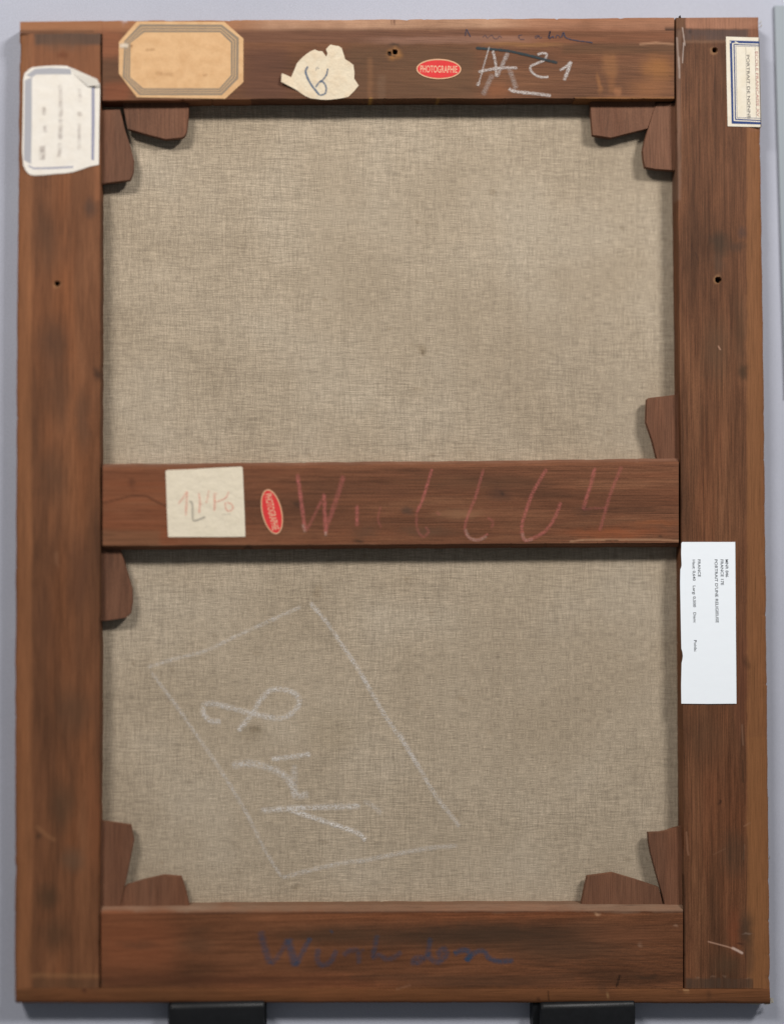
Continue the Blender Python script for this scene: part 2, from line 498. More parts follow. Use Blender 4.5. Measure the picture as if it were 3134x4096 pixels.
def st_right(s):
    s.rect(2740, 60, 3045, 114, (176, 128, 106), 0.85, 5, 0.2, streak='m')
    s.rect(2680, 60, 2735, 114, (122, 88, 66), 0.7, 6, 0.3)
    s.rect(2985, 500, 3090, 3990, (150, 104, 70), 0.7, 5, 0.2, 0.0)
    s.rect(2990, 100, 3060, 520, (150, 104, 84), 0.5, 8)
    s.rect(2735, 116, 2992, 160, (98, 80, 76), 0.88, 6, 0.2, streak='v')
    s.rect(2750, 120, 2985, 142, (92, 74, 70), 0.6, 4, 0.2)
    s.rect(2735, 160, 2900, 170, (150, 118, 98), 0.4, 6)
    s.blob(2758, 126, 9, 10, (70, 56, 52), 0.85, warp=False)
    for x0, y0, x1, y1, w in ((2706, 150, 2714, 270, 5), (2714, 230, 2716, 310, 6), (2733, 170, 2728, 250, 4), (2728, 110, 2738, 180, 4)):
        s.line([(x0, y0), (x1, y1)], w, (206, 192, 188), 0.75, 0.9)
    s.rect(2702, 120, 2722, 800, (136, 112, 100), 0.45, 7, 0.3)
    s.blob(2880, 975, 48, 62, (70, 58, 48), 0.8)
    s.blob(2870, 1060, 28, 60, (82, 68, 58), 0.55)
    s.blob(2945, 985, 42, 22, (80, 62, 52), 0.6)
    s.blob(2965, 930, 20, 30, (86, 68, 64), 0.6)
    s.blob(2860, 1400, 70, 160, (88, 70, 56), 0.5)
    s.blob(2975, 1490, 26, 42, (68, 54, 42), 0.75)
    s.blob(2960, 1320, 30, 200, (88, 68, 52), 0.45)
    s.line([(2780, 1010), (2790, 1040)], 4, (74, 50, 40), 0.7)
    s.line([(2872, 1385), (2879, 1398)], 4, (200, 160, 140), 0.7)
    s.blob(2985, 2650, 16, 30, (58, 42, 34), 0.6)
    s.rect(2990, 2950, 3080, 3956, (150, 104, 68), 0.35, 6)
    s.blob(2960, 2700, 30, 300, (112, 70, 54), 0.5)
    s.blob(2820, 2950, 90, 160, (84, 64, 50), 0.4)
    s.line([(2966, 2900), (2970, 2980)], 6, (140, 112, 96), 0.5, 0.95)
    s.line([(2968, 3040), (2970, 3130)], 4, (60, 44, 34), 0.6)
    s.blob(2873, 3212, 6, 12, (56, 38, 30), 0.8)
    s.line([(2744, 3330), (2748, 3400), (2752, 3420)], 6, (156, 116, 94), 0.55)
    s.line([(2974, 3305), (2998, 3292)], 4, (160, 122, 98), 0.4)
    s.line([(2976, 3380), (2972, 3440)], 4, (140, 112, 94), 0.35)
    s.line([(2850, 3420), (2880, 3405), (2900, 3395)], 3, (150, 114, 92), 0.4)
    s.blob(2930, 3420, 60, 120, (82, 66, 54), 0.5)
    s.blob(2940, 3720, 34, 110, (136, 76, 52), 0.45)
    s.blob(2985, 3720, 36, 90, (74, 60, 50), 0.75)
    s.blob(2990, 3735, 24, 5, (150, 130, 120), 0.5)
    s.blob(2960, 3775, 16, 5, (64, 40, 34), 0.8)
    s.blob(2900, 3860, 70, 60, (90, 70, 54), 0.6)
    s.blob(2995, 3840, 26, 90, (84, 64, 52), 0.55)
    s.rect(2740, 3915, 3010, 3956, (84, 68, 58), 0.75, 6, 0.3, streak='v')
    for x in (2790, 2850, 2895, 2985): s.blob(x, 3912, 12, 5, (150, 126, 110), 0.35)
    s.line([(2730, 3400), (2733, 3950)], 5, (120, 92, 74), 0.5)
    s.line([(2734, 3500), (2740, 3950)], 3, (64, 44, 34), 0.6)
    s.line([(2832, 3768), (2870, 3778), (2905, 3787), (2935, 3797)], 5, (196, 158, 140), 0.8, 0.9)
    s.line([(2930, 3794), (2948, 3803), (2966, 3813)], 8, (214, 190, 182), 0.9, 0.8)


def st_mid(s):
    s.rect(400, 1820, 2760, 1868, (150, 118, 104), 0.42, 6, 0.3, -0.010, streak='h')
    s.rect(400, 1890, 690, 2170, (146, 86, 57), 0.5, 50, 0.7, streak='h')
    s.rect(400, 2120, 640, 2200, (124, 96, 74), 0.45, 14)
    s.line([(410, 2012), (470, 1998), (530, 1982), (585, 1984), (630, 2010), (668, 2026)], 6, (92, 58, 42), 0.75)
    s.blob(530, 1935, 20, 26, (96, 62, 46), 0.6)
    s.blob(1187, 2020, 14, 13, (58, 44, 38), 0.9); s.blob(1187, 2020, 40, 22, (96, 68, 54), 0.5)
    s.blob(2007, 1980, 13, 13, (52, 40, 34), 0.9); s.blob(2000, 1980, 60, 34, (88, 64, 54), 0.6)
    s.blob(2330, 2038, 11, 9, (58, 42, 38), 0.9); s.blob(2330, 2050, 36, 26, (96, 68, 54), 0.5)
    s.blob(1628, 2048, 26, 20, (84, 70, 62), 0.7); s.blob(1430, 2164, 22, 12, (60, 48, 40), 0.75)
    s.blob(1460, 2130, 70, 30, (96, 76, 62), 0.5); s.blob(1700, 2125, 130, 26, (94, 74, 60), 0.55)
    s.blob(1830, 2056, 120, 26, (164, 124, 96), 0.55)
    s.blob(1880, 1930, 340, 30, (110, 80, 60), 0.4)
    s.blob(2450, 2130, 230, 26, (156, 90, 58), 0.65)
    s.blob(2620, 2095, 140, 14, (158, 96, 62), 0.5)
    s.line([(2280, 2166), (2340, 2158), (2480, 2160), (2600, 2158), (2712, 2162)], 6, (176, 138, 112), 0.75)
    s.line([(2420, 2164), (2470, 2160)], 4, (80, 56, 42), 0.7); s.blob(2645, 2152, 14, 8, (72, 52, 40), 0.7)
    s.line([(600, 2184), (1500, 2178)], 4, (160, 122, 98), 0.5)
    s.blob(990, 2190, 22, 12, (52, 40, 34), 0.7)
    for k in range(16):
        y = 1890 + k * 17
        s.line([(1200 + 90 * math.sin(k * 2.1), y), (2690 - 200 * abs(math.sin(k)), y - 12)], 2.6, (92, 64, 50), 0.30)


def st_low(s):
    s.rect(380, 3600, 2760, 3648, (142, 118, 102), 0.85, 6, 0.5, 0.0, streak='m')
    s.rect(1000, 3600, 1900, 3646, (120, 88, 68), 0.5, 8, 0.5, sx=250, streak='m')
    s.line([(410, 3660), (900, 3654), (1500, 3650), (2730, 3646)], 5, (84, 56, 42), 0.6)
    s.rect(60, 3952, 3090, 4020, (134, 90, 59), 0.6, 6, 0.3, streak='m')
    s.rect(380, 3655, 700, 3890, (150, 90, 62), 0.5, 90, 0.8)
    s.blob(560, 3780, 110, 22, (104, 70, 52), 0.6)
    s.blob(790, 3780, 90, 40, (96, 70, 54), 0.55); s.blob(800, 3720, 60, 20, (98, 68, 50), 0.5)
    s.blob(1900, 3740, 760, 70, (74, 58, 47), 0.85, ang=-1)
    s.blob(2250, 3800, 340, 60, (80, 62, 50), 0.7)
    s.blob(1300, 3740, 250, 40, (84, 64, 50), 0.6)
    s.rect(400, 3905, 1500, 3945, (92, 58, 42), 0.65, 10, 0.4, streak='h')
    s.rect(1400, 3900, 2300, 3925, (86, 62, 48), 0.55, 8, 0.4, streak='h')
    s.blob(1900, 3935, 420, 18, (80, 60, 48), 0.5)
    for k in range(9):
        s.line([(2080, 3700 + 22 * k), (2400, 3730 + 23 * k), (2725, 3790 + 22 * k)], 3.5, (92, 64, 48), 0.5)
    s.blob(2500, 3740, 190, 40, (136, 90, 66), 0.45)
    s.blob(2560, 3776, 11, 13, (156, 124, 106), 0.6); s.blob(2700, 3708, 12, 6, (172, 140, 122), 0.6)
    s.blob(2390, 3655, 16, 7, (200, 160, 130), 0.8)
    s.line([(1585, 3958), (1640, 3942)], 5, (156, 118, 96), 0.45)
    s.line([(2477, 3905), (2471, 3925), (2465, 3948)], 5, (44, 30, 24), 0.95)
    s.line([(2190, 3966), (2192, 3985), (2195, 4003)], 4, (62, 40, 28), 0.85); s.blob(2152, 3994, 9, 9, (72, 46, 34), 0.8)
    s.blob(2580, 3910, 60, 9, (66, 50, 40), 0.7); s.blob(2620, 3900, 30, 12, (66, 48, 38), 0.6)
    s.blob(2410, 3950, 24, 30, (96, 68, 52), 0.5)
    s.blob(2430, 3992, 7, 9, (214, 178, 130), 0.9); s.blob(2428, 3983, 5, 4, (214, 178, 130), 0.8)
    s.line([(2734, 3962), (2752, 3962)], 4, (200, 160, 120), 0.8)
    s.blob(2835, 3985, 14, 26, (92, 64, 46), 0.6)
    s.blob(340, 3958, 14, 16, (78, 48, 38), 0.75); s.blob(388, 3935, 24, 24, (92, 70, 52), 0.6)
    s.line([(66, 3958), (118, 3990)], 6, (112, 78, 52), 0.5)


build_bar('stretcher_bar', [dict(A=[(80, 132), (69, 1250), (62, 2600), (60, 3955)], B=[(405.5, 132), (404.5, 1250), (402.5, 2600), (399, 3955)],
                                 depth=DEPTH, ra=OUTER, rb=SOFT, seed=1)], wood_v_left, painting,
          'left upright of the stretcher, mottled and out of focus', st_left)
build_bar('stretcher_bar', [dict(A=[(409.6, 82), (1000, 80), (1900, 75), (2695, 70)], B=[(409.6, 406), (1000, 399), (1900, 397.5), (2695, 398)],
                                 depth=DEPTH, ra=OUTER, rb=SOFT, seed=2, step=4.2),
                            dict(A=[(80, 86), (409, 82)], B=[(80, 130.5), (409, 130.5)], depth=DEPTH, ra=OUTER, rb=HARD, seed=3, wob=0)],
          wood_h_top, painting, 'top rail of the stretcher with a pale worn upper edge', st_top)
build_bar('stretcher_bar', [dict(A=[(2701, 70), (2704, 420), (2718, 1600), (2724, 2200), (2729, 2900), (2736, 3955)],
                                 B=[(3031, 68), (3042, 800), (3051, 1450), (3066, 2850), (3077, 3955)],
                                 depth=DEPTH, ra=((0.0, 0.0007), (1.5, 0.0002), (4.0, 0.0)), rb=OUTER, seed=4, wob=(0.8, 2.0), step=3.6)], wood_v_right, painting,
          'right upright of the stretcher with straight grain and an orange outer margin', st_right)
build_bar('stretcher_bar', [dict(A=[(404, 3630), (1200, 3624), (2000, 3621), (2730, 3622)], B=[(404, 3956), (2730, 3956)],
                                 depth=DEPTH, ra=((0.0, 0.0048), (9, 0.0030), (19, 0.0009), (25.0, 0.0)), rb=HARD, seed=5, wob=(1.5, 0)),
                            dict(A=[(60, 3956.2), (3077, 3956.2)], B=[(62, 4013), (1500, 4012), (2200, 4012), (3079, 4016)],
                                 depth=DEPTH, ra=HARD, rb=OUTER, seed=6, wob=(0, 1.2))],
          wood_h_low, painting, 'bottom rail of the stretcher, dark in the middle', st_low)
build_bar('crossbar', [dict(A=[(410, 1856), (1200, 1849), (2000, 1842), (2713, 1833)], B=[(410, 2200), (1200, 2196), (2000, 2192), (2713, 2188)],
                            depth=DEPTH - 0.0015, ra=WORN, rb=((0.0, 0.0065), (7, 0.0035), (13, 0.0008), (17.0, 0.0)), seed=7)],
          wood_h_mid, painting, None, st_mid)

# ------------------------------------------------------------------ canvas
m, nt, b = new_mat('linen')
hx = noise_tex(nt, 2900.0, 0.0, 0.5, (0.045, 1, 1.0))
vz = noise_tex(nt, 2900.0, 0.0, 0.5, (1.0, 1, 0.045), (3, 0, 7))
big = noise_tex(nt, 16.0, 2.0, 0.5)
sl_h = noise_tex(nt, 620.0, 3.0, 0.6, (0.018, 1, 1.0), (9, 0, 2))
sl_v = noise_tex(nt, 420.0, 3.0, 0.6, (1.0, 1, 0.012), (1, 0, 4))
grain = noise_tex(nt, 2100.0, 2.0, 0.6)
c = ramp(nt, big, [(0.3, lin((162, 147, 127))), (0.5, lin((169, 154, 134))), (0.72, lin((174, 160, 141)))])
c = stain_over(nt, c)
c = mix(nt, c, ramp(nt, hx, [(0.30, 0.50), (0.50, 1.0), (0.70, 1.40)]), 0.34, 'MULTIPLY')
c = mix(nt, c, ramp(nt, vz, [(0.30, 0.55), (0.50, 1.0), (0.70, 1.36)]), 0.34, 'MULTIPLY')
c = mix(nt, c, ramp(nt, grain, [(0.30, 0.5), (0.50, 1.0), (0.70, 1.5)]), 0.40, 'MULTIPLY')
c = mix(nt, c, ramp(nt, sl_h, [(0.30, 0.80), (0.48, 1.0), (0.74, 1.10)]), 0.34, 'MULTIPLY')
c = mix(nt, c, ramp(nt, sl_v, [(0.30, 0.84), (0.48, 1.0), (0.74, 1.10)]), 0.42, 'MULTIPLY')
nt.links.new(c, b.inputs['Base Color'])
b.inputs['Roughness'].default_value = 0.9
b.inputs['Specular IOR Level'].default_value = 0.12
bump(nt, b, math_node(nt, 'ADD', hx, vz), 0.35, 0.0005)
linen = m

def canvas_y(u, v):
    """the linen hangs a little slack: slow dips, faint pulls in from the corners"""
    y = CANVAS_Y + 0.0004 * (fbm(u / 500, v / 500, 77) - 0.5) + 0.0006 * (fbm(u / 900 + 4, v / 900, 78) - 0.5)
    e = np.minimum(np.minimum(u - 90, 3030 - u), np.minimum(v - 96, 3990 - v))
    return np.where(e < 290, CANVAS_Y + 0.0012, y)


nu, nv = 260, 340
uu, vv_ = np.meshgrid(np.linspace(90, 3030, nu), np.linspace(96, 3990, nv))
yy = canvas_y(uu, vv_)
Xc = P(uu, vv_, CANVAS_Y); Xc[..., 1] = yy
idx = np.arange(nu * nv).reshape(nv, nu)
faces = np.stack([idx[:-1, :-1], idx[1:, :-1], idx[1:, 1:], idx[:-1, 1:]], -1).reshape(-1, 4).tolist()
canvas = obj('canvas', Xc.reshape(-1, 3), faces, linen, painting, 60)
st = Stains(uu.reshape(-1), vv_.reshape(-1))
st.blob(1698, 1408, 10, 12, (84, 66, 48), 0.85)
st.blob(1690, 1395, 26, 22, (128, 112, 90), 0.5)
st.blob(1020, 2925, 26, 14, (92, 78, 60), 0.75)
st.blob(1010, 2935, 70, 45, (132, 118, 98), 0.5)
st.blob(1330, 2920, 150, 110, (150, 134, 110), 0.35)
st.blob(1700, 2350, 240, 120, (148, 130, 108), 0.35)
st.blob(2150, 1560, 620, 420, (150, 134, 114), 0.4); st.blob(2150, 2650, 560, 460, (152, 136, 116), 0.35)
st.blob(1270, 2370, 18, 40, (128, 110, 86), 0.4)
for k in range(60):
    rng = random.Random(k)
    x, y = rng.uniform(450, 2680), rng.uniform(480, 3600)
    st.blob(x, y, rng.uniform(8, 22), rng.uniform(5, 14), (122, 104, 80), rng.uniform(0.2, 0.5))
put_stain(canvas, st)

# turned-over edge of the canvas round the outside of the bars
m, nt, b = new_mat('tacking_cloth')
c = ramp(nt, noise_tex(nt, 300.0, 4.0), [(0.35, lin((120, 92, 66))), (0.6, lin((176, 150, 112)))])
nt.links.new(c, b.inputs['Base Color'])
b.inputs['Roughness'].default_value = 0.9
tack_mat = m
loop = [(80, 86), (1000, 79), (1900, 74), (3031, 68), (3042, 800), (3051, 1450), (3066, 2850), (3079, 4013), (2200, 4009), (62, 4010), (62, 2600), (69, 1250)]
loop = [(u, v) for u, v in loop]
cx, cy = 1570, 2040
vs = []
for u, v in loop:
    a = P(u, v, 0.0)
    out = np.array([np.sign(u - cx) * 0.0004 if abs(u - cx) > 1300 else 0, 0, -np.sign(v - cy) * 0.0004 if abs(v - cy) > 1900 else 0])
    for d in (0.0055, DEPTH + 0.0014):
        p = a + out; p[1] = d; vs.append(p)
    p = a + out * 0; p[1] = DEPTH + 0.0014; vs.append(p)
n = len(loop)
fs = []
for i in range(n):
    j = (i + 1) % n
    fs += [(3 * i, 3 * j, 3 * j + 1, 3 * i + 1)]
fs.append(tuple(3 * i + 2 for i in range(n)))
obj('tacking_edge', vs, fs, tack_mat, painting)

# ------------------------------------------------------------------ stretcher keys
def prism(name, pts, y0, y1, mat, parent, bevel=0.0006, label=None):
    pts = [P(u, v, y0) for u, v in pts]
    bm = bmesh.new()
    f0 = [bm.verts.new((p[0], y0, p[2])) for p in pts]
    f1 = [bm.verts.new((p[0], y1, p[2])) for p in pts]
    n = len(pts)
    bm.faces.new(f0); bm.faces.new(f1[::-1])
    for i in range(n): bm.faces.new((f0[i], f1[i], f1[(i + 1) % n], f0[(i + 1) % n]))
    bmesh.ops.recalc_face_normals(bm, faces=bm.faces)
    if bevel:
        bmesh.ops.bevel(bm, geom=list(bm.edges), offset=bevel, segments=2, affect='EDGES', clamp_overlap=True)
    me = bpy.data.meshes.new(name); bm.to_mesh(me); bm.free()
    me.materials.append(mat)
    o = bpy.data.objects.new(name, me); scene.collection.objects.link(o)
    o.parent = parent; o.matrix_parent_inverse = parent_inverse(parent) if parent.type == 'EMPTY' else Matrix.Identity(4)
    if label: o['label'] = label
    return o


keys = [
    ([(390, 440), (479, 437), (490, 478), (498, 514), (519, 576), (535, 639), (533, 680), (528, 701), (519, 719), (427, 731), (390, 737)], 0.0),
    ([(485, 385), (757, 385), (754, 454), (747, 523), (740, 540), (730, 549), (662, 556), (600, 540), (510, 514)], 0.0008),
    ([(2358, 385), (2360, 426), (2369, 539), (2443, 550), (2520, 530), (2589, 513), (2620, 426), (2620, 385)], 0.0012),
    ([(2625, 412), (2610, 450), (2577, 561), (2569, 600), (2573, 640), (2579, 668), (2620, 675), (2712, 682), (2712, 412)], 0.0004),
    ([(2595, 1591), (2681, 1581), (2720, 1574), (2720, 1860), (2632, 1860), (2608, 1762), (2583, 1690), (2586, 1597)], 0.0),
    ([(390, 2190), (478, 2190), (487, 2220), (492, 2231), (509, 2289), (529, 2356), (530, 2407), (523, 2452), (510, 2466), (498, 2473), (414, 2485), (390, 2486)], 0.0008),
    ([(390, 3284), (405, 3285), (524, 3302), (535, 3363), (520, 3440), (504, 3520), (470, 3670), (390, 3670)], 0.0),
    ([(466, 3670), (474, 3630), (496, 3555), (504, 3543), (580, 3520), (654, 3503), (725, 3509), (745, 3570), (766, 3670)], 0.0010),
    ([(2318, 3660), (2324, 3621), (2336, 3560), (2348, 3507), (2400, 3500), (2449, 3493), (2540, 3520), (2634, 3551), (2660, 3660)], 0.0010),
    ([(2591, 3332), (2640, 3330), (2665, 3325), (2700, 3313), (2742, 3303), (2742, 3670), (2668, 3670), (2648, 3582), (2622, 3490), (2601, 3413), (2594, 3370)], 0.0),
]
for pts, dy in keys:
    k = prism('corner_key', pts, KEY_Y + dy, KEY_Y + dy + 0.0042, wood_key, painting, 0.00022)
    at = k.data.attributes.new('stain', 'FLOAT_COLOR', 'POINT')
    at.data.foreach_set('color', np.zeros(4 * len(k.data.vertices), np.float32))

# ------------------------------------------------------------------ paper labels
def sheet(name, pts, mat, parent, y=-0.00035, thick=0.0003, label=None, n_sub=0, curl=None):
    """a glued slip of paper: outline in the photograph's grid, real thickness"""
    bm = bmesh.new()
    q = [P(u, v, y) for u, v in pts]
    f0 = [bm.verts.new((p[0], y, p[2])) for p in q]
    f1 = [bm.verts.new((p[0], y + thick, p[2])) for p in q]
    n = len(q)
    bm.faces.new(f0)
    for i in range(n): bm.faces.new((f0[i], f1[i], f1[(i + 1) % n], f0[(i + 1) % n]))
    bmesh.ops.recalc_face_normals(bm, faces=bm.faces)
    me = bpy.data.meshes.new(name); bm.to_mesh(me); bm.free()
    if curl:
        for i in range(n):
            c = curl(*pts[i])
            me.vertices[i].co.y -= c; me.vertices[i + n].co.y -= c
    me.materials.append(mat)
    o = bpy.data.objects.new(name, me); scene.collection.objects.link(o)
    o.parent = parent; o.matrix_parent_inverse = parent_inverse(parent) if parent.type == 'EMPTY' else Matrix.Identity(4)
    if label: o['label'] = label
    return o


def band(name, outer, inner, mat, parent, y):
    """a printed border: ring between two outlines (open if the lists end where they end)"""
    q = [P(u, v, y) for u, v in outer] + [P(u, v, y) for u, v in inner]
    n = len(outer)
    fs = [(i, i + 1, n + i + 1, n + i) for i in range(n - 1)]
    return obj(name, q, fs, mat, parent)


def lerp_loop(a, b, t):
    return [(p[0] + (q[0] - p[0]) * t, p[1] + (q[1] - p[1]) * t) for p, q in zip(a, b)]


def spline(pts, per=10):
    pts = [np.array(p, float) for p in pts]
    if len(pts) == 2: return [pts[0] + (pts[1] - pts[0]) * t for t in np.linspace(0, 1, 12)]
    ext = [2 * pts[0] - pts[1]] + pts + [2 * pts[-1] - pts[-2]]
    out = []
    for i in range(1, len(ext) - 2):
        p0, p1, p2, p3 = ext[i - 1:i + 3]
        for t in np.linspace(0, 1, per, endpoint=False):
            out.append(0.5 * ((2 * p1) + (-p0 + p2) * t + (2 * p0 - 5 * p1 + 4 * p2 - p3) * t * t + (-p0 + 3 * p1 - 3 * p2 + p3) * t ** 3))
    out.append(pts[-1])
    return out


LAYER = [0]


def strokes(name, items, mat, parent, y, label=None, lift=0.000006):
    """hand-drawn marks: each item = (points, width px, density); thin ribbons lying on the surface.
    On the painting itself the mark is a part and each stroke a sub-part; on a label it is one printed sub-part"""
    split = parent.type == 'EMPTY' and len(items) > 1
    if split:
        e = bpy.data.objects.new(name, None); scene.collection.objects.link(e)
        e.empty_display_size = 0.01
        e.parent = parent
        if label: e['label'] = label
        batches = [([it], 'stroke', e) for it in items]
    else:
        batches = [(items, name, parent)]
    for its, nm, par in batches:
        vs, fs, dens = [], [], []
        for pts, w, dn in its:
            LAYER[0] += 1
            yy = y if callable(y) else y - lift * (LAYER[0] % 40)
            c = spline(pts); n = len(c)
            off = len(vs)
            rng = random.Random(n + int(c[0][0]))
            for i, p in enumerate(c):
                a = c[max(0, i - 1)]; d = c[min(n - 1, i + 1)]
                tg = d - a; tg = tg / (np.hypot(*tg) + 1e-9); nr = np.array([-tg[1], tg[0]])
                ww = w * (0.88 + 0.24 * rng.random()) * (0.7 if i in (0, n - 1) else 1)
                press = dn * (0.75 + 0.4 * rng.random()) * (0.3 if i in (0, n - 1) else 1)
                for sd, k in ((-0.72, 0.0), (-0.22, 1.0), (0.22, 1.0), (0.72, 0.0)):
                    q = p + nr * sd * ww
                    yq = yy(q[0], q[1]) - lift * (LAYER[0] % 40) if callable(y) else yy
                    vs.append(P(q[0], q[1], yq)); dens.append(press * k)
            for i in range(n - 1):
                for j in range(3):
                    a = off + i * 4 + j
                    fs.append((a, a + 1, a + 5, a + 4))
        o = obj(nm, vs, fs, mat, par)
        at = o.data.attributes.new('dens', 'FLOAT', 'POINT')
        at.data.foreach_set('value', np.clip(np.array(dens, np.float32), 0, 1))
        if label and not split: o['label'] = label
    return o


def zoom(items, x0, y0, s):
    return [([(x0 + a / s, y0 + b_ / s) for a, b_ in pts], w / s, d) for pts, w, d in items]


def lettering(name, lines, mat, parent, y):
    """printed words: (text, u, v of the start of the baseline, angle, length px, cap height px)"""
    vs, fs = [], []
    for text, u, v, ang, length, cap in lines:
        cu = bpy.data.curves.new('lettering', 'FONT'); cu.body = text; cu.offset = 0.012; cu.resolution_u = 3
        t = bpy.data.objects.new('lettering', cu); scene.collection.objects.link(t)
        bpy.context.view_layer.update()
        dg = bpy.context.evaluated_depsgraph_get()
        me = bpy.data.meshes.new_from_object(t.evaluated_get(dg))
        co = np.array([p.co[:] for p in me.vertices])
        x = co[:, 0] - co[:, 0].min(); x = x / x.max() * length
        yv = co[:, 1] / 0.70 * cap
        a = math.radians(ang); ca, sa = math.cos(a), math.sin(a)
        uu = u + x * ca + yv * sa; vv = v + x * sa - yv * ca      # screen v runs downwards
        off = len(vs)
        vs += list(P(uu, vv, y))
        fs += [tuple(off + k for k in p.vertices) for p in me.polygons]
        bpy.data.objects.remove(t); bpy.data.meshes.remove(me); bpy.data.curves.remove(cu)
    return obj(name, vs, fs, mat, parent)


Y_LAB = -0.00035
Y_INK = Y_LAB - 0.00004

# octagonal buff label, top left
buff = paper('buff_paper', tuple(lin((212, 172, 128))), 0.05, 0.45, tuple(lin((184, 138, 92))))
oct_out = [(475, 167), (547, 85), (897, 86), (973, 153), (973, 327), (900, 394), (547, 388), (475, 293)]
lab = sheet('paper_label', oct_out, buff, painting, label='blank buff label with clipped corners and a grey border on the top rail')
grey_print = flat_ink('grey_print', tuple(lin((146, 134, 118))), 0.72)
bo = [(497, 163), (560, 95), (887, 97), (955, 150), (953, 313), (887, 380), (557, 380), (490, 307)]
bi = [(522, 170), (577, 128), (880, 128), (923, 170), (923, 300), (877, 352), (573, 352), (520, 307)]
for t0, t1 in ((0.0, 0.34), (0.42, 0.66), (0.74, 1.0)):
    o1 = lerp_loop(bo, bi, t0); o2 = lerp_loop(bo, bi, t1)
    band('printed_border', o1 + o1[:1], o2 + o2[:1], grey_print, lab, Y_INK)
strokes('wear_mark', [([(478, 183), (500, 180), (512, 184)], 18, 1.0)], ink('pale_wear', tuple(lin((216, 200, 180))), 0.95, 800, 0.2, 0.4), lab, Y_INK - 0.00003)
strokes('stain_mark', [([(522, 182), (530, 184)], 12, .8), ([(620, 290), (660, 295), (700, 300)], 16, 0.2), ([(580, 200), (620, 195)], 12, 0.35), ([(810, 300), (830, 298)], 10, 0.3)],
        ink('brown_spot', tuple(lin((150, 106, 66))), 0.7, 500, 0.2, 0.6), lab, Y_INK - 0.00003)

# white label with a turned corner, left upright
white_old = paper('old_white_paper', tuple(lin((226, 220, 211))), 0.03, 0.25, tuple(lin((214, 202, 184))))
lab_pts = [(117, 275), (130, 268), (179, 263), (225, 261), (265, 262), (286, 271), (340, 298), (389, 322), (400, 334), (399, 400), (397, 482), (396, 580), (395, 658),
           (358, 665), (330, 675), (293, 687), (260, 692), (227, 694), (180, 699), (136, 701), (118, 697), (104, 683), (93, 660), (88, 601), (90, 520), (91, 458), (92, 380), (93, 315), (98, 293)]
lab = sheet('paper_label', lab_pts, white_old, painting, label='cream label with rounded corners and faded writing on the left upright')
pale_blue = flat_ink('faded_blue_print', tuple(lin((150, 152, 176))), 0.75)
grey_bl = flat_ink('faded_grey_print', tuple(lin((172, 172, 178))), 0.9)
yb = Y_INK
band('printed_border', [(99, 320), (97, 480), (95, 640)], [(127, 308), (127, 480), (124, 655)], grey_bl, lab, yb)
band('printed_border', [(105, 300), (140, 274), (200, 270), (282, 274)], [(127, 308), (146, 297), (200, 296), (286, 296)], grey_bl, lab, yb - 0.00001)
band('printed_border', [(366, 347), (366, 480), (365, 638)], [(378, 345), (379, 480), (376, 641)], pale_blue, lab, yb)
band('printed_border', [(115, 660), (135, 670), (200, 668), (292, 664)], [(112, 664), (134, 676), (200, 675), (293, 670)], pale_blue, lab, yb - 0.00001)
strokes('faded_writing', [([(176, 425), (176, 460)], 16, .5), ([(178, 500), (182, 530)], 16, .4), ([(170, 580), (169, 640)], 22, .75),
                          ([(240, 335), (243, 400), (242, 470)], 16, .5), ([(243, 470), (240, 560)], 17, .5), ([(241, 570), (236, 630)], 16, .55),
                          ([(317, 350), (322, 410)], 16, .28), ([(318, 445), (319, 465)], 20, .45), ([(317, 490), (315, 600)], 14, .38)],
        ink('faded_mauve', tuple(lin((150, 136, 134))), 0.6, 260, 0.3, 0.6), lab, yb - 0.00002)
# its turned-over top right corner
vs = [P(284, 270, 0) + (0, -0.0006, 0), P(392, 322, 0) + (0, -0.0030, 0), P(399, 345, 0) + (0, -0.0026, 0), P(352, 346, 0) + (0, -0.0010, 0), P(300, 300, 0) + (0, -0.0006, 0)]
obj('folded_corner', vs, [(0, 1, 2, 3, 4)], white_old, lab)

# torn scrap of cream paper
torn = paper('torn_paper', tuple(lin((218, 204, 180))), 0.05, 0.5, tuple(lin((206, 180, 148))), 0.7)
tp = [(1128, 295), (1146, 301), (1164, 308), (1176, 280), (1187, 252), (1205, 232), (1223, 216), (1240, 205), (1259, 196), (1272, 203), (1288, 203), (1296, 214), (1305, 226), (1309, 212),
      (1303, 196), (1312, 186), (1321, 177), (1338, 181), (1354, 183), (1366, 191), (1370, 203), (1376, 222), (1380, 236), (1397, 246), (1413, 259), (1417, 290), (1416, 314), (1427, 330), (1434, 341), (1415, 364),
      (1393, 386), (1370, 391), (1341, 395), (1310, 398), (1282, 397), (1242, 392), (1220, 383), (1196, 367), (1160, 348), (1124, 331), (1125, 310)]
lab = sheet('paper_label', tp, torn, painting, label='torn scrap of cream paper with a blue pencil sign on the top rail',
            curl=lambda u, v: 0.0016 * float(1 - smooth(1125, 1165, np.array(u))))
strokes('pencil_mark', [([(1231, 264), (1222, 288), (1242, 334), (1278, 380)], 8, 1.0), ([(1278, 380), (1300, 372), (1303, 345), (1285, 322), (1268, 338), (1262, 348)], 7, .8),
                        ([(1311, 272), (1304, 300), (1280, 330)], 7, .8), ([(1262, 282), (1268, 268), (1276, 275)], 5, .35)],
        ink('blue_pencil', tuple(lin((78, 102, 132))), 0.9, 1700, 0.28, 0.5), lab, Y_INK)
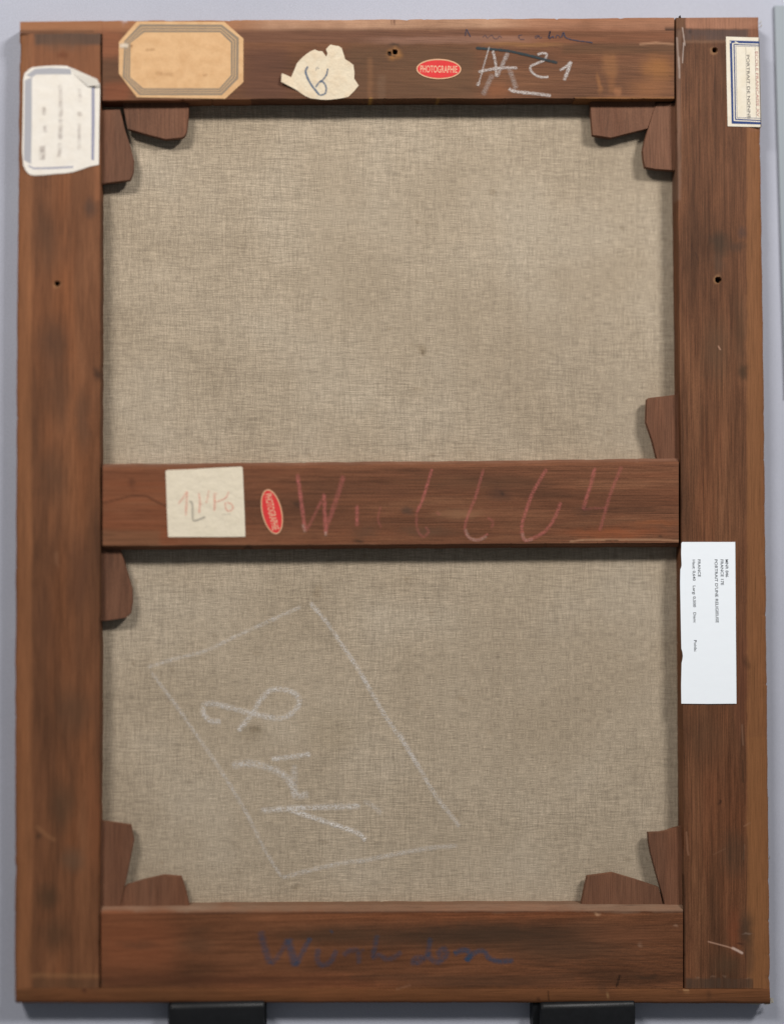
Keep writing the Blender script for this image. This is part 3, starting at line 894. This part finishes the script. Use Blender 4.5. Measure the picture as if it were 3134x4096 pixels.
obj('folded_corner', [P(1126, 298, 0) + (0, -0.0022, 0), P(1160, 310, 0) + (0, -0.0008, 0), P(1180, 345, 0) + (0, -0.0006, 0), P(1198, 366, 0) + (0, -0.0006, 0), P(1124, 330, 0) + (0, -0.0024, 0)], [(0, 1, 2, 3, 4)], torn, lab)

# red oval stickers
red_print = paper('red_sticker', tuple(lin((214, 56, 58))), 0.08, 0.35, tuple(lin((192, 70, 66))), 0.2)
tan_rim = paper('sticker_rim', tuple(lin((208, 158, 124))), 0.08, 0.3)
tan_ink = flat_ink('sticker_letters', tuple(lin((226, 178, 148))), 0.95)


def oval(cx, cy, a, b_, ang, label, text_len, cap, y):
    c, s = math.cos(math.radians(ang)), math.sin(math.radians(ang))
    def ring(k0, k1): return [(cx + (a + k0) * math.cos(t) * c - (b_ + k1) * math.sin(t) * s, cy + (a + k0) * math.cos(t) * s + (b_ + k1) * math.sin(t) * c) for t in np.linspace(0, 2 * math.pi, 48, endpoint=False)]
    o = sheet('oval_sticker', ring(0, 0), tan_rim, painting, y, 0.00025, label)
    q = ring(-5.5, -5.5)
    obj('red_field', [P(u, v, y - 0.00003) for u, v in q], [tuple(range(48))], red_print, o)
    # start of the baseline: half a word back, half a capital down
    u = cx - text_len / 2 * c - cap / 2 * s; v = cy - text_len / 2 * s + cap / 2 * c
    lettering('lettering', [('PHOTOGRAPHIE', u, v, ang, text_len, cap)], tan_ink, o, y - 0.00006)


oval(1754, 275, 90, 41, 0.8, 'red oval sticker reading PHOTOGRAPHIE lying level on the top rail', 148, 28, Y_LAB)
oval(1087, 2047, 92, 41, 77.4, 'red oval sticker reading PHOTOGRAPHIE turned upright on the crossbar', 148, 28, Y_LAB)

# square cream slip on the crossbar
cream = paper('cream_paper', tuple(lin((222, 211, 190))), 0.03, 0.15, tuple(lin((200, 188, 160))), 0.55)
lab = sheet('paper_label', [(662, 1884), (670, 1880), (760, 1877), (860, 1871), (965, 1866), (970, 1871), (974, 1960), (978, 2060), (981, 2147), (880, 2148), (780, 2148), (672, 2148), (668, 2060), (665, 1970)],
            cream, painting, label='square cream slip with faint red writing on the crossbar')
Z = (640, 1850, 3.0)
strokes('crayon_writing', zoom([([(215, 500), (270, 430), (325, 345)], 20, .5), ([(325, 345), (316, 500), (308, 640)], 24, .55), ([(465, 360), (477, 480), (468, 610)], 22, .6),
                                ([(470, 500), (520, 498)], 12, .4), ([(585, 330), (570, 420), (552, 490)], 20, .4), ([(640, 370), (690, 375)], 14, .45), ([(652, 380), (655, 480), (652, 585)], 22, .65),
                                ([(655, 480), (740, 450), (790, 420), (825, 350)], 16, .6), ([(780, 470), (788, 550), (830, 585), (875, 545), (850, 495), (800, 480)], 18, .7)], *Z),
        ink('red_crayon_faint', tuple(lin((232, 128, 110))), 0.75, 1200, 0.25, 0.6), lab, Y_INK)
strokes('pencil_mark', zoom([([(350, 460), (385, 490), (390, 600), (398, 690), (450, 690), (545, 650)], 22, .6), ([(740, 622), (850, 622)], 10, .45), ([(530, 780), (570, 765)], 14, .2)], *Z),
        ink('grey_pencil', tuple(lin((120, 118, 116))), 0.7, 1500, 0.2, 0.5), lab, Y_INK - 0.00001)

# long white printed slip on the right upright
white_new = paper('white_paper', (0.875, 0.925, 0.985), 0.01, 0.0, (0.8, 0.8, 0.8), 0.08)
slip = [(2727, 2168), (2830, 2168), (2939, 2168), (2940, 2300), (2942, 2560), (2944, 2815), (2830, 2816), (2724, 2815), (2723, 2740), (2725, 2652), (2728, 2640), (2730, 2625), (2728, 2608), (2724, 2595), (2722, 2500), (2720, 2389), (2719, 2330),
        (2720, 2278), (2723, 2270), (2725, 2262), (2723, 2215), (2724, 2174)]
lab = sheet('paper_label', slip, white_new, painting, -0.00065, 0.0005, 'long white slip with small black printed text on the right upright')
black_print = flat_ink('black_print', (0.03, 0.034, 0.045), 1.0)
A1 = 88.9
lettering('lettering', [
    ('MNR 846', 2899.5, 2238, A1, 71, 11.5), ('FRANCE 17E', 2880, 2238, A1, 103, 11.5), ("PORTRAIT D'UNE RELIGIEUSE", 2856.5, 2238, A1, 253, 11.5),
    ('FRANCE', 2789, 2238, A1, 70, 11), ('Haut: 0,640', 2768, 2239, A1, 84, 11), ('Larg: 0,500', 2769.5, 2343, A1, 86, 11), ('Diam:', 2771.5, 2450, A1, 42, 11), ('Poids:', 2774, 2561, A1, 46, 11)],
    black_print, lab, -0.00069)

# blue bordered label folded over the right edge
cream2 = paper('label_paper', tuple(lin((222, 214, 198))), 0.03, 0.35, tuple(lin((206, 190, 160))))
navy = flat_ink('navy_print', tuple(lin((44, 66, 118))), 0.97)
lab = sheet('paper_label', [(2902, 145), (2960, 147), (3032, 149), (3036, 330), (3040, 507), (2980, 506), (2909, 504), (2905, 320)], cream2, painting, label='cream label with navy blue borders and typed lines cut by the right edge')
Z5 = lambda pts: [(2850 + a / 4.775, 100 + b_ / 4.775) for a, b_ in pts]
band('printed_border', Z5([(884, 305), (318, 288), (340, 1100), (357, 1880), (911, 1896)]), Z5([(884, 350), (365, 337), (382, 1100), (396, 1828), (911, 1850)]), navy, lab, Y_INK)
band('printed_border', Z5([(884, 370), (390, 357), (408, 1100), (418, 1808), (911, 1830)]), Z5([(884, 388), (413, 376), (430, 1100), (440, 1784), (911, 1810)]), navy, lab, Y_INK)
band('printed_border', Z5([(884, 404), (432, 393), (447, 1100), (459, 1768), (911, 1782)]), Z5([(884, 412), (440, 400), (455, 1100), (465, 1759), (911, 1773)]), navy, lab, Y_INK)
worn = ink('paper_wear', tuple(lin((226, 220, 206))), 0.95, 900, 0.1, 0.3)
for it in ((Z5([(318, 320), (345, 325)]), 8, 1.0), (Z5([(420, 310), (440, 330), (480, 340)]), 7, 1.0)):
    strokes('wear_mark', [it], worn, lab, Y_INK - 0.00003)
grey_rule = flat_ink('grey_rule', tuple(lin((150, 146, 140))), 0.7)
band('ruled_line', Z5([(622, 412), (648, 1762)]), Z5([(628, 412), (654, 1762)]), grey_rule, lab, Y_INK)
band('ruled_line', Z5([(800, 420), (826, 1770)]), Z5([(808, 420), (834, 1770)]), grey_rule, lab, Y_INK)
lettering('lettering', [('PORTRAIT DE NONNE', *Z5([(640, 565)])[0], 88.9, 256, 11.5)], flat_ink('typed_grey', tuple(lin((98, 94, 92))), 0.9), lab, Y_INK - 0.00003)
lettering('lettering', [('ECOLE FRANCAISE XV', *Z5([(808, 500)])[0], 88.7, 262, 10.5)], flat_ink('typed_pink', tuple(lin((186, 130, 122))), 0.8), lab, Y_INK - 0.00003)
q = [P(3032, 149, 0), P(3036, 330, 0), P(3040, 507, 0)]
vs = [(p[0] + 0.0005, y, p[2]) for p in q for y in (-0.00035, 0.010)] 
obj('folded_side', vs, [(0, 2, 3, 1), (2, 4, 5, 3)], cream2, lab)

# ------------------------------------------------------------------ chalk, crayon and pencil marks
Y_W = -0.00022
Zt = (1620, 100, 2.1)
chalk_white = ink('white_chalk_wood', tuple(lin((214, 206, 202))), 0.9, 1600, 0.30, 0.58)
strokes('chalk_writing', zoom([
    ([(612, 505), (640, 410), (670, 300), (706, 178)], 15, .6), ([(735, 210), (758, 320), (765, 435)], 22, .75), ([(765, 435), (808, 345), (862, 228)], 30, .5),
    ([(612, 392), (720, 370), (840, 356), (945, 358)], 24, .75), ([(605, 510), (618, 480)], 26, .6), ([(652, 590), (700, 480), (735, 410)], 38, .26), ([(868, 350), (900, 440), (930, 535)], 38, .30),
    ([(868, 530), (900, 550), (980, 563), (1100, 575), (1225, 592)], 26, .85),
    ([(1108, 247), (1150, 234), (1186, 244), (1168, 290), (1100, 322), (1052, 346), (1058, 385), (1100, 422), (1150, 436), (1205, 432)], 20, .8),
    ([(1295, 380), (1345, 350), (1395, 302)], 20, .85), ([(1392, 302), (1362, 390), (1332, 465)], 28, .9)], *Zt), chalk_white, painting, Y_W, 'white chalk AA 21 on the top rail')
strokes('crayon_line', zoom([([(590, 190), (720, 200), (870, 216), (1050, 256), (1180, 290), (1280, 315)], 22, 1.0)], *Zt), ink('dark_crayon', tuple(lin((56, 66, 70))), 0.92, 1600, 0.22, 0.45), painting, Y_W - 0.0003 * 0.2,
        'dark blue-green crayon line under the top edge')
strokes('pencil_writing', zoom([
    ([(503, 92), (512, 35), (528, 60), (548, 98)], 11, .8), ([(650, 100), (672, 84), (690, 104), (725, 82), (745, 108), (772, 112), (790, 90), (812, 104)], 10, .45),
    ([(982, 80), (952, 88), (965, 115), (1002, 118)], 10, .6), ([(1120, 85), (1092, 92), (1098, 108), (1122, 88), (1128, 106), (1150, 100)], 10, .6),
    ([(1200, 110), (1216, 50), (1208, 108), (1238, 92), (1245, 108)], 11, .9), ([(1262, 108), (1272, 84), (1292, 88), (1300, 108)], 10, .7),
    ([(1310, 104), (1328, 62), (1342, 96), (1375, 114), (1440, 128), (1520, 138), (1575, 146)], 12, .85)], *Zt),
    ink('blue_pencil_wood', tuple(lin((66, 70, 88))), 0.85, 1700, 0.25, 0.5), painting, Y_W, 'small blue pencil handwriting along the top edge')
Zm = (1100, 1850, 1.018)
strokes('crayon_writing', zoom([
    ([(90, 45), (105, 150), (122, 280)], 15, 0.98), ([(122, 282), (150, 235), (190, 150)], 12, 0.52), ([(198, 125), (202, 210), (206, 295)], 15, 0.86), ([(205, 275), (235, 190), (262, 110), (278, 52)], 19, 0.57),
    ([(333, 172), (333, 262)], 14, 0.80), ([(430, 178), (418, 230), (432, 266)], 9, 0.34), ([(638, 25), (622, 80), (600, 150), (575, 205)], 12, 0.80), ([(575, 205), (578, 270), (602, 302), (624, 282), (612, 262)], 11, 0.40),
    ([(848, 25), (815, 140), (785, 215), (772, 270), (788, 305), (825, 315), (868, 290)], 12, 0.57), ([(655, 200), (672, 215)], 12, 0.34), ([(862, 225), (885, 240), (880, 270)], 12, 0.34),
    ([(1105, 25), (1075, 75), (1045, 130), (1018, 205), (1004, 260), (1012, 312), (1040, 312), (1100, 278), (1140, 220), (1162, 160)], 14, 0.71),
    ([(1302, 20), (1284, 90), (1268, 140), (1252, 192)], 15, 0.75), ([(1252, 192), (1300, 186), (1350, 186)], 11, 0.29), ([(1410, 15), (1385, 75), (1360, 140), (1340, 210), (1320, 280)], 14, 0.48)], *Zm),
    ink('pink_crayon', tuple(lin((224, 128, 122))), 0.52, 1100, 0.22, 0.66), painting, Y_W, 'pink crayon letters along the crossbar')
strokes('chalk_smear', zoom([([(112, 250), (122, 285)], 12, .6), ([(205, 280), (206, 300)], 10, .6), ([(772, 270), (790, 306), (825, 316), (862, 300)], 13, .45), ([(1005, 285), (1016, 315), (1050, 312)], 13, .4)], *Zm),
        ink('pale_chalk', tuple(lin((206, 176, 160))), 0.7, 1500, 0.3, 0.6), painting, Y_W - 0.00005)
Zl = (900, 3600, 1.2923)
strokes('crayon_writing', zoom([
    ([(182, 160), (205, 250), (235, 335)], 34, 0.58), ([(235, 335), (280, 285), (325, 200)], 26, 0.47), ([(325, 200), (340, 260), (366, 345)], 37, 0.79), ([(366, 345), (400, 270), (442, 195)], 26, 0.73),
    ([(482, 250), (476, 310), (502, 338), (545, 320), (576, 258)], 26, 0.63), ([(545, 170), (555, 160)], 19, 0.63), ([(610, 290), (640, 265), (685, 265), (692, 335)], 26, 0.47), ([(700, 265), (720, 255)], 16, 0.32),
    ([(786, 180), (775, 240), (765, 295), (795, 285), (830, 305), (868, 300), (912, 268)], 25, 0.58), ([(1035, 300), (985, 300), (970, 325), (1005, 320), (1045, 280), (1060, 195)], 26, 0.58),
    ([(1050, 270), (1062, 305), (1105, 320), (1142, 285), (1132, 255), (1105, 270), (1112, 300)], 28, 0.63), ([(1180, 280), (1225, 262), (1256, 268), (1262, 290), (1242, 318)], 28, 0.89), ([(1242, 318), (1295, 272), (1338, 268), (1362, 300), (1410, 318), (1492, 315)], 25, 0.89)], *Zl),
    ink('blue_crayon', tuple(lin((40, 84, 116))), 0.5, 700, 0.1, 0.62), painting, Y_W, 'blue crayon handwriting on the bottom rail')

Y_C = lambda u, v: float(canvas_y(np.array(u), np.array(v))) - 0.00022
Zc = (550, 2350, 1.2)
chalk_linen = ink('white_chalk_linen', tuple(lin((232, 227, 222))), 0.95, 1250, 0.37, 0.63)
strokes('chalk_outline', zoom([
    ([(45, 385), (170, 345), (300, 312), (380, 280), (460, 240), (580, 185), (700, 130), (785, 92)], 18, 0.44), ([(825, 70), (905, 165), (990, 290), (1060, 395), (1115, 490), (1190, 620), (1270, 735), (1330, 830), (1430, 1000), (1500, 1090), (1545, 1150)], 21, 0.52),
    ([(990, 290), (1050, 375)], 18, 0.41), ([(1075, 420), (1120, 495)], 18, 0.44), ([(1250, 690), (1345, 860)], 22, 0.44),
    ([(1535, 1240), (1400, 1252), (1200, 1288), (1080, 1312), (1000, 1320), (850, 1352), (690, 1395)], 21, 0.47), ([(60, 400), (180, 560), (270, 690), (400, 880), (520, 1080), (600, 1240), (690, 1392)], 18, 0.44)], *Zc),
    chalk_linen, painting, Y_C, 'white chalk outline of a tilted square on the lower canvas')
strokes('chalk_writing', zoom([
    ([(402, 645), (345, 638), (315, 600), (322, 562), (372, 560), (500, 592), (600, 616), (685, 628), (750, 595), (776, 545), (742, 502), (650, 490), (590, 540), (552, 605), (480, 692)], 25, 0.68),
    ([(450, 855), (540, 845), (640, 870), (700, 902), (740, 950), (762, 1000), (822, 992)], 32, 0.61), ([(640, 825), (730, 815), (832, 800)], 23, 0.77), ([(752, 850), (750, 950), (762, 1000)], 32, 0.39),
    ([(590, 1072), (750, 1060), (900, 1055), (1070, 1050)], 26, 0.69), ([(720, 1065), (850, 1108), (980, 1152), (1062, 1182), (1096, 1216)], 23, 0.92), ([(1085, 1025), (1130, 1050), (1172, 1088)], 23, 0.39)], *Zc),
    chalk_linen, painting, Y_C, 'white chalk figures inside the chalk square on the canvas')

# frayed bits of canvas and a splinter
def tube(name, pts, r, mat, parent):
    cu = bpy.data.curves.new(name, 'CURVE'); cu.dimensions = '3D'; cu.bevel_depth = r; cu.bevel_resolution = 1
    for pl in pts:
        s = cu.splines.new('POLY'); s.points.add(len(pl) - 1)
        for q, p in zip(s.points, pl): q.co = (*p, 1)
    t = bpy.data.objects.new(name, cu); scene.collection.objects.link(t)
    bpy.context.view_layer.update()
    me = bpy.data.meshes.new_from_object(t.evaluated_get(bpy.context.evaluated_depsgraph_get()))
    bpy.data.objects.remove(t)
    me.name = name
    if not me.materials: me.materials.append(mat)
    else: me.materials[0] = mat
    o = bpy.data.objects.new(name, me); scene.collection.objects.link(o)
    o.parent = parent; o.matrix_parent_inverse = parent_inverse(parent) if parent.type == 'EMPTY' else Matrix.Identity(4)
    return o


m, nt, b = new_mat('frayed_thread'); b.inputs['Base Color'].default_value = (0.56, 0.50, 0.36, 1); b.inputs['Roughness'].default_value = 0.9
rng = random.Random(4)
th = []
for k in range(11):
    u = rng.uniform(2995, 3060); v = 4014 + rng.uniform(-2, 5)
    th.append([tuple(P(u, v, 0.009)), tuple(P(u + rng.uniform(6, 14), v + rng.uniform(-3, 4), 0.0085)), tuple(P(u + rng.uniform(18, 34), v + rng.uniform(-5, 4), 0.008))])
for k in range(4):
    v = 3990 + 4 * k
    th.append([tuple(P(3075, v, 0.009)), tuple(P(3083, v + 5, 0.008)), tuple(P(3092, v + 9 + rng.uniform(-4, 4), 0.0075))])
for (u, v) in ((3066, 3205), (3072, 3440), (3037, 95), (3039, 110)):
    th.append([tuple(P(u - 4, v, 0.008)), tuple(P(u + 3, v - 5, 0.007)), tuple(P(u + 6, v - 14, 0.0065))])
for pl in th: tube('frayed_thread', [pl], 0.00022, m, painting)
spl = [P(2712, 74, 0), P(2726, 74, 0), P(2723, 66, 0), P(2721, 58, 0), P(2717, 60, 0), P(2718, 66, 0)]
vs = [(p[0], 0.0006, p[2]) for p in spl] + [(p[0], 0.0030, p[2]) for p in spl]
n = len(spl)
obj('splinter', vs, [tuple(range(n)), tuple(range(2 * n - 1, n - 1, -1))] + [(i, (i + 1) % n, (i + 1) % n + n, i + n) for i in range(n)], wood_v_right, painting)

# ------------------------------------------------------------------ black ledges that carry the painting
m, nt, b = new_mat('black_plastic')
c = ramp(nt, noise_tex(nt, 300.0, 4.0), [(0.3, (0.0045, 0.005, 0.006)), (0.7, (0.007, 0.0075, 0.009))])
nt.links.new(c, b.inputs['Base Color'])
b.inputs['Roughness'].default_value = 0.42
b.inputs['Specular IOR Level'].default_value = 0.3
bump(nt, b, noise_tex(nt, 500.0, 3.0), 0.15, 0.0005)
black = m


def ledge(u0, u1, v_top, label, side):
    yf, yb_ = -0.0015, WALL_Y - 0.0002
    a = P(u0, v_top, yf); c_ = P(u1, v_top, yf)
    x0, x1, zt = a[0], c_[0], a[2]
    zb = zt - 0.045
    root = bpy.data.objects.new('support_ledge', None); scene.collection.objects.link(root)
    root.empty_display_size = 0.02
    root.location = ((x0 + x1) / 2, (yf + yb_) / 2, zb)
    root['label'] = label; root['category'] = 'support'; root['group'] = 'black ledges under the painting'
    # moulded block: rounded front lip, swept along x
    prof = [(yb_, zt + 0.0006), (yf + 0.006, zt + 0.0006), (yf + 0.0032, zt + 0.0003), (yf + 0.0016, zt - 0.0006), (yf + 0.0006, zt - 0.0018), (yf, zt - 0.0036), (yf + 0.0008, zb), (yb_, zb)]
    xs = [(x0, 0.0018), (x0 + 0.0007, 0.0007), (x0 + 0.0022, 0), (x1 - 0.0012, 0), (x1 - 0.0003, 0.0004), (x1, 0.0012)]
    vs, fs = [], []
    for x, ins in xs:
        for (y, z) in prof:
            vs.append((x, min(yb_, y + ins) if y < yb_ else y, z - (ins if z > zb else 0)))
    n = len(prof)
    for i in range(len(xs) - 1):
        for j in range(n):
            fs.append((i * n + j, i * n + (j + 1) % n, (i + 1) * n + (j + 1) % n, (i + 1) * n + j))
    fs.append(tuple(range(n - 1, -1, -1))); fs.append(tuple((len(xs) - 1) * n + j for j in range(n)))
    o = obj('ledge_block', vs, fs, black, root, 30)
    # flange screwed flat against the wall behind, a little wider than the block
    w = 0.004
    fx0, fx1 = (x0 - w, x0 + 0.002) if side < 0 else (x1 - 0.002, x1 + 0.0012)
    q = [(fx0, 0.0045), (fx1, 0.0045), (fx1, yb_), (fx0, yb_)]
    vs = [(x, y, z) for z in (zt - 0.0015, zb) for x, y in q]
    obj('flange', vs, [(3, 2, 1, 0), (4, 5, 6, 7), (0, 1, 5, 4), (1, 2, 6, 5), (2, 3, 7, 6), (3, 0, 4, 7)], black, root)
    return root


ledge(671, 1058, 4019, 'black ledge under the bottom left of the painting, blurred', 1)
ledge(2160, 2541, 4018, 'black ledge under the bottom right of the painting, sharp with a shiny lip', -1)
